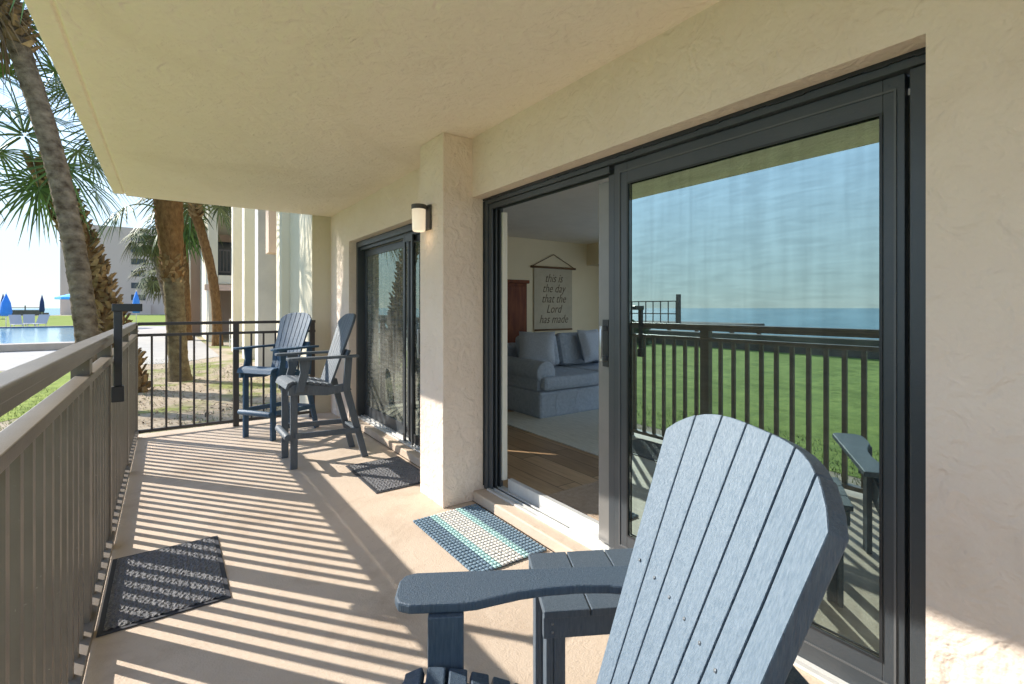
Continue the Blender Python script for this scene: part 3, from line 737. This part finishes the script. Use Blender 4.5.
# boardwalk lookout on the beach side
bwk = thing('boardwalk', 'weathered beach boardwalk lookout with thin railings past the sea wall', 'boardwalk', (-16,15.1,-.15), R(90))
MB().box(-3.6,3.0,0,2.4,.55,.75).build('deck', 'dune', bwk)
for x in (-3.4,-.2,2.8):
    for y in (.1,2.3): MB().box(x-.07,x+.07,y-.07,y+.07,-2.6,.55).build('pile', 'dune', bwk)
rr = MB()
for z in (1.15,1.75): rr.box(-.6,3.0,.08,.12,z,z+.05)
for i in range(9): rr.box(-.6+.45*i-.02,-.6+.45*i+.02,.08,.12,.75,1.8)
rr.build('railing', 'dune', bwk)
MB().box(-.78,-.62,.06,.22,.75,2.1).build('post', 'dune', bwk)

def shrub(x, y, s, label, n=260, h=1.0):
    m = MB()
    for i in range(n):
        a, b = random.uniform(0, 6.28), random.random()**.4
        ph = math.acos(random.uniform(-.1, 1)); r = s*b*random.uniform(.8,1.1)
        c = Vector((r*math.sin(ph)*math.cos(a), r*math.sin(ph)*math.sin(a), r*math.cos(ph)*h))
        d = Vector((random.gauss(0,1),random.gauss(0,1),random.gauss(0,1))).normalized(); e = d.orthogonal().normalized(); k = random.uniform(.05,.11)*s
        m.add([c-d*k*1.8, c+e*k, c+d*k*1.8, c-e*k], [(0,1,2,3)])
    o = m.build('shrub', 'shrub', loc=(x,y,-.1)); return tag(o, label, 'shrub', 'dune shrubs by the sea wall')
shrub(-11.8, 13.5, .85, 'green shrub by the sea wall nearest the boardwalk lookout', 700)
shrub(-12.0, 16.0, .95, 'larger green shrub at the corner of the lawn and sea wall', 700)

# ------------------------------------------------------------------ palms
def curve_pts(p0, p1, bend, n):
    p0, p1, bend = Vector(p0), Vector(p1), Vector(bend)
    return [p0.lerp(p1, i/(n-1)) + bend*math.sin(math.pi*i/(n-1)) for i in range(n)]
def trunk(parent, p0, p1, bend, r0, r1, m, name='trunk', n=40, rough=.06, flare=1.35, rings=0):
    pts = curve_pts(p0, p1, bend, n); rd = []
    for i in range(n):
        t = i/(n-1); r = r0+(r1-r0)*t
        r *= 1+(flare-1)*math.exp(-t*14) + random.uniform(-rough, rough)
        if rings: r *= 1 + .045*(1 if (i % 4) == 0 else 0) - .02*math.sin(i*.37)
        rd.append(r)
    o = MB().tube(pts, rd, 14).build(name, m, parent)
    return pts
def fan_frond(m, base, direc, plen, flen, droop, nleaf=26, spread=130, wide=1.0):
    """petiole then a fan of narrow leaflets"""
    d = direc.normalized(); p = Vector(base); up = Vector((0,0,1)); pts = [p.copy()]
    steps = 5; dd = d.copy()
    for i in range(steps):
        p = p + dd*plen/steps; pts.append(p.copy()); dd = (dd + Vector((0,0,-droop*.16))).normalized()
    m.tube(pts, [.018,.015,.013,.011,.009,.008], 4, cap=False)
    side = dd.cross(up)
    if side.length < .05: side = Vector((1,0,0))
    side.normalize(); nrm = side.cross(dd).normalized()
    for k in range(nleaf):
        a = R(-spread + 2*spread*k/(nleaf-1)) + random.uniform(-.05,.05)
        L = flen*(.72+.28*math.cos(a*.6))*random.uniform(.88,1.08)
        v = dd*math.cos(a) + side*math.sin(a) + nrm*random.uniform(-.02,.14)*abs(math.sin(a)); v.normalize()
        w = .017*wide*flen/.8; q = p.copy(); vs = []; sw = v.cross(nrm)
        if sw.length < .05: sw = side
        sw.normalize()
        fr_ = [0,.35,.7,1.0]; ww = [.35,1.0,.7,.05]
        for f_, w2 in zip(fr_, ww):
            c = p + v*L*f_ + Vector((0,0,-1))*droop*.38*L*f_**2.3
            vs += [c - sw*w*w2, c + nrm*w*.25*w2, c + sw*w*w2]
        fs = []
        for i in range(3):
            o = i*3; fs += [(o,o+3,o+4,o+1),(o+1,o+4,o+5,o+2)]
        m.add(vs, fs)
def crown(parent, c, n, plen, flen, m='frond', lo=-45, hi=70, droop=1.0, seed=1, name='crown', az=None, spread=130, nleaf=26, wide=1.0):
    random.seed(seed); mb = MB()
    for i in range(n):
        a = (i*2.399 + random.uniform(-.3,.3)) if az is None else random.uniform(*az)
        el = R(hi - (hi-lo)*(i+.5)/n + random.uniform(-8,8))
        d = Vector((math.cos(a)*math.cos(el), math.sin(a)*math.cos(el), math.sin(el)))
        fan_frond(mb, Vector(c)+d*.08, d, plen*random.uniform(.8,1.15), flen*random.uniform(.85,1.1), droop*random.uniform(.8,1.3), nleaf, spread, wide)
    return mb.build(name, m, parent)
def boots(parent, pts, r0, r1, n, size, seed=3):
    random.seed(seed); mb = MB()
    for i in range(n):
        t = i/n; f = t*(len(pts)-1); k = int(f); c = pts[k].lerp(pts[min(k+1, len(pts)-1)], f-k)
        for s_ in (0, 1):
            a = i*2.399 + s_*math.pi + random.uniform(-.2,.2); r = r0+(r1-r0)*t
            out = Vector((math.cos(a), math.sin(a), 0)); tan = Vector((-math.sin(a), math.cos(a), 0))
            b = c + out*r*.85; L = size*random.uniform(.75,1.25); lean = random.choice((-1,1))*random.uniform(.35,.75)
            d = (Vector((0,0,1)) + out*random.uniform(.35,.7) + tan*lean).normalized(); w = tan*.045*size/.2; th = out*.018
            e = b + d*L
            mb.add([b-w*1.5-th, b+w*1.5-th, b+w*1.5+th, b-w*1.5+th, e-w*.7-th, e+w*.7-th, e+w*.7+th, e-w*.7+th],
                   [(3,2,1,0),(4,5,6,7),(0,1,5,4),(1,2,6,5),(2,3,7,6),(3,0,4,7)])
    return mb.build('leaf_boots', 'boot', parent)

def palm(label, group='palm trees between the balcony and the pool'):
    return thing('palm_tree', label, 'palm tree', (0,0,0), 0, group)
def root(t, p):     # move the empty to the trunk base and keep the parts where they are
    t.location = p
    for ch in t.children: ch.matrix_parent_inverse = Matrix.Translation(-Vector(p))
# P1 leaning smooth trunk, top left
t = palm('leaning palm with a smooth dark curved trunk nearest the long railing')
p1 = trunk(t, (-.84,9.1,-.2), (-2.03,9.85,6.05), (.22,0,0), .136,.126, 'trunk', n=200, rough=.025, flare=1.2, rings=1)
crown(t, (-2.03,9.85,6.45), 20, 1.1, .95, 'frond', -15, 80, 1.0, 11)
crown(t, (-2.05,9.85,6.0), 10, .4, .7, 'dead', -80, -50, 1.3, 12, name='dead_fronds')
boots(t, p1[165:], .14,.17, 40, .16)
root(t, (-.84,9.1,-.15))
# P2 booted trunk
t = palm('short thick palm covered in criss-cross leaf boots beside the leaning palm')
p2 = trunk(t, (-.42,10.7,-.2), (-1.80,11.9,3.9), (.02,.1,.1), .17,.19, 'fibre', flare=1.0)
boots(t, p2, .21,.25, 190, .15, 4)
crown(t, (-2.05,12.0,4.35), 26, 1.15, .9, 'frond', -50, 75, .9, 21)
root(t, (-.42,10.7,-.15))
# P3
t = palm('upright palm with brown fibrous upper trunk rising just beyond the end railing')
trunk(t, (.21,11.9,-.2), (.10,11.9,1.95), (.0,0,0), .17,.175, 'moss', flare=1.6)
trunk(t, (.10,11.9,1.9), (-.06,11.9,5.0), (.0,0,0), .185,.32, 'fibre', 'upper_trunk', flare=1)
boots(t, [Vector((.10,11.9,1.75)), Vector((.08,11.9,2.3))], .165,.19, 30, .13, 9)
crown(t, (-.10,11.9,5.3), 26, 1.2, .95, 'frond', -5, 75, .8, 31)
hang = MB(); random.seed(8)
fan_frond(hang, (-.18,11.8,3.25), Vector((-.95,-.1,.35)), .5, .95, 1.5, 26, 100)
hang.build('hanging_frond', 'frond', t)
root(t, (.19,11.9,-.15))
# P4
t = palm('slender curved palm in front of the upstairs balcony of the wing')
trunk(t, (1.60,22.0,-.2), (.86,22.2,5.0), (.22,0,0), .17,.16, 'fibre', flare=1.3)
crown(t, (.84,22.2,5.9), 22, 1.2, .95, 'frondy', -25, 75, 1.1, 41, nleaf=15, wide=2.2)
boots(t, [Vector((.92,22.2,4.7)), Vector((.84,22.2,5.4))], .16,.22, 20, .22, 6)
root(t, (1.6,22,-.15))
# P5, P6 farther
t = palm('yellowish palm crown standing in front of the far condo slab')
trunk(t, (.35,27.5,-.2), (-.55,27.5,4.4), (0,0,0), .13,.15, 'trunk')
crown(t, (-.55,27.5,4.6), 20, .7, .7, 'frondy', -55, 60, 1.3, 51, spread=110, nleaf=15, wide=2.2)
root(t, (.35,27.5,-.15))
t = palm('small distant palm with a drooping grey green crown behind the pool path')
trunk(t, (.2,38,-.2), (-.35,38,3.2), (.1,0,0), .17,.16, 'trunk')
crown(t, (-.35,38,3.5), 24, .9, .9, 'frondy', -60, 75, 1.3, 61, nleaf=15, wide=2.2)
root(t, (.2,38,-.15))
t = palm('green palm half hidden between the fibrous palm and the slender one')
trunk(t, (.75,26.2,-.2), (.6,26.2,5.2), (0,0,0), .17,.15, 'fibre')
crown(t, (.6,26.2,5.5), 24, 1.0, .95, 'frond', -60, 75, 1.2, 71, nleaf=15, wide=2.2)
root(t, (.75,26.2,-.15))
random.seed(99)

# ------------------------------------------------------------------ pool furniture
def closed_umbrella(x, y, m, label, z0=.75, h=1.75, r=.17):
    t = thing('closed_umbrella', label, 'umbrella', (x,y,-.15), 0, 'folded parasols round the pool')
    MB().tube([(0,0,0),(0,0,z0+h+.12)], .025, 8).build('pole', 'white', t)
    MB().tube([(0,0,z0),(0,0,z0+.25),(0,0,z0+h*.6),(0,0,z0+h)], [r*.8,r,r*.75,.04], 10).build('canopy', m, t)
    MB().tube([(0,0,0),(0,0,.08)], .25, 12).build('base', 'dune', t)
closed_umbrella(-2.05,50.4,'canvasblue','bright blue folded parasol standing just right of the bracket pole', 1.05, 1.75, .3)
closed_umbrella(-9.05,47.6,'canvasblue','bright blue folded parasol at the left edge of the pool', .9,1.5,.32)
closed_umbrella(-17.0,88,'canvasnavy','small navy folded parasol far off near the beach, the left one', .9,2.3,.3)
closed_umbrella(-14.0,92,'canvasnavy','small navy folded parasol far off near the beach, below the open parasol', .9,2.3,.3)
ou = thing('open_umbrella', 'open sky blue parasol above the pool loungers', 'umbrella', (-4.7,46.2,-.15))
MB().tube([(0,0,0),(0,0,2.75)], .03, 8).build('pole', 'white', ou)
m_ = MB(); n_ = 8; vs = [(0,0,2.75)] + [(1.7*math.cos(2*math.pi*k/n_), 1.7*math.sin(2*math.pi*k/n_), 2.2) for k in range(n_)] + [(1.7*math.cos(2*math.pi*k/n_), 1.7*math.sin(2*math.pi*k/n_), 2.06) for k in range(n_)]
m_.add(vs, [(0,1+k,1+(k+1)%n_) for k in range(n_)] + [(1+k,9+k,9+(k+1)%n_,1+(k+1)%n_) for k in range(n_)]); m_.build('canopy','canvassky',ou)
MB().tube([(0,0,0),(0,0,.08)], .28, 12).build('base', 'dune', ou)
def lounger():
    t = thing('pool_lounger', 'x', 'lounger', (0,0,-.14), 0, 'sling loungers on the pool deck')
    MB().box(-.3,.3,-.6,.5,.34,.37).build('seat', 'sling', t)
    T = Matrix.Translation((0,.5,.36)) @ Matrix.Rotation(R(-35),4,'X')
    MB().box(-.3,.3,-.015,.015,0,.75,T=T).build('backrest', 'sling', t)
    for x in (-.28,.28):
        for y in (-.5,.45): MB().tube([(x,y,0),(x,y,.35)], .02, 6).build('leg', 'steel', t)
    return t
L0 = lounger()
spots = [(-8.1,45.6,20,'sling lounger farthest left behind the pool'),(-7.3,46.4,-15,'second sling lounger from the left behind the pool'),(-7.9,47.6,10,'sling lounger standing behind the two left ones'),
         (-4.9,45.4,12,'sling lounger directly under the open blue parasol'),(-3.9,45.8,-12,'sling lounger to the right of the open blue parasol')]
for i, (x, y, a, lb) in enumerate(spots):
    c = L0 if i == 0 else copy_tree(L0)
    c.location = (x, y, -.14); c.rotation_euler = (0,0,R(a)); c['label'] = lb
# beach fence at the end of the lawn
bf = thing('beach_fence', 'low grey beach fence along the far end of the lawn', 'fence', (-22,120,-.15))
MB().box(-6.5,4,0,.08,1.5,1.6).build('rail','dune',bf); MB().box(-6.5,4,0,.08,.3,1.1).build('panel','dune',bf)
for i in range(6): MB().box(-6.5+2*i,-6.35+2*i,-.05,.1,0,1.9).build('post','dune',bf)

# ------------------------------------------------------------------ ground litter and grass tufts past the railing
random.seed(5)
g = MB()
def inside_patch(x, y): return True
for i in range(15000):
    if i < 9000:
        x = random.uniform(-2.3,-.38); y = random.uniform(.5,12)
    else:
        x = random.uniform(-1.0,1.6); y = 6.5 + 13*random.random()**1.6
        if math.sin(x*1.7+y*.9)+math.sin(y*1.3-x) + random.uniform(-.6,.6) < .55: continue
    h = random.uniform(.02,.055); a = random.uniform(0,6.28); w_ = .004; l = Vector((random.uniform(-.03,.03), random.uniform(-.03,.03), h))
    p = Vector((x,y,-.15)); e = Vector((math.cos(a),math.sin(a),0))*w_
    g.add([p-e, p+e, p+l], [(0,1,2)])
tag(g.build('grass', 'blade'), 'short grass blades growing beside the balcony', 'grass', kind='stuff')
lt = MB()
for i in range(2600):
    x = random.uniform(-.6,1.7); y = 6.5+8*random.random()**1.3; k = random.uniform(.012,.04); a = random.uniform(0,6.28)
    p = Vector((x,y,-.143+random.uniform(0,.015))); e = Vector((math.cos(a),math.sin(a),random.uniform(-.3,.5)))*k; f_ = Vector((-math.sin(a),math.cos(a),random.uniform(-.3,.3)))*k*.35
    lt.add([p-e,p+f_,p+e,p-f_],[(0,1,2,3)])
tag(lt.build('leaf_litter', 'woodchip'), 'dry leaves and bark scattered under the palms', 'leaf litter', kind='stuff')
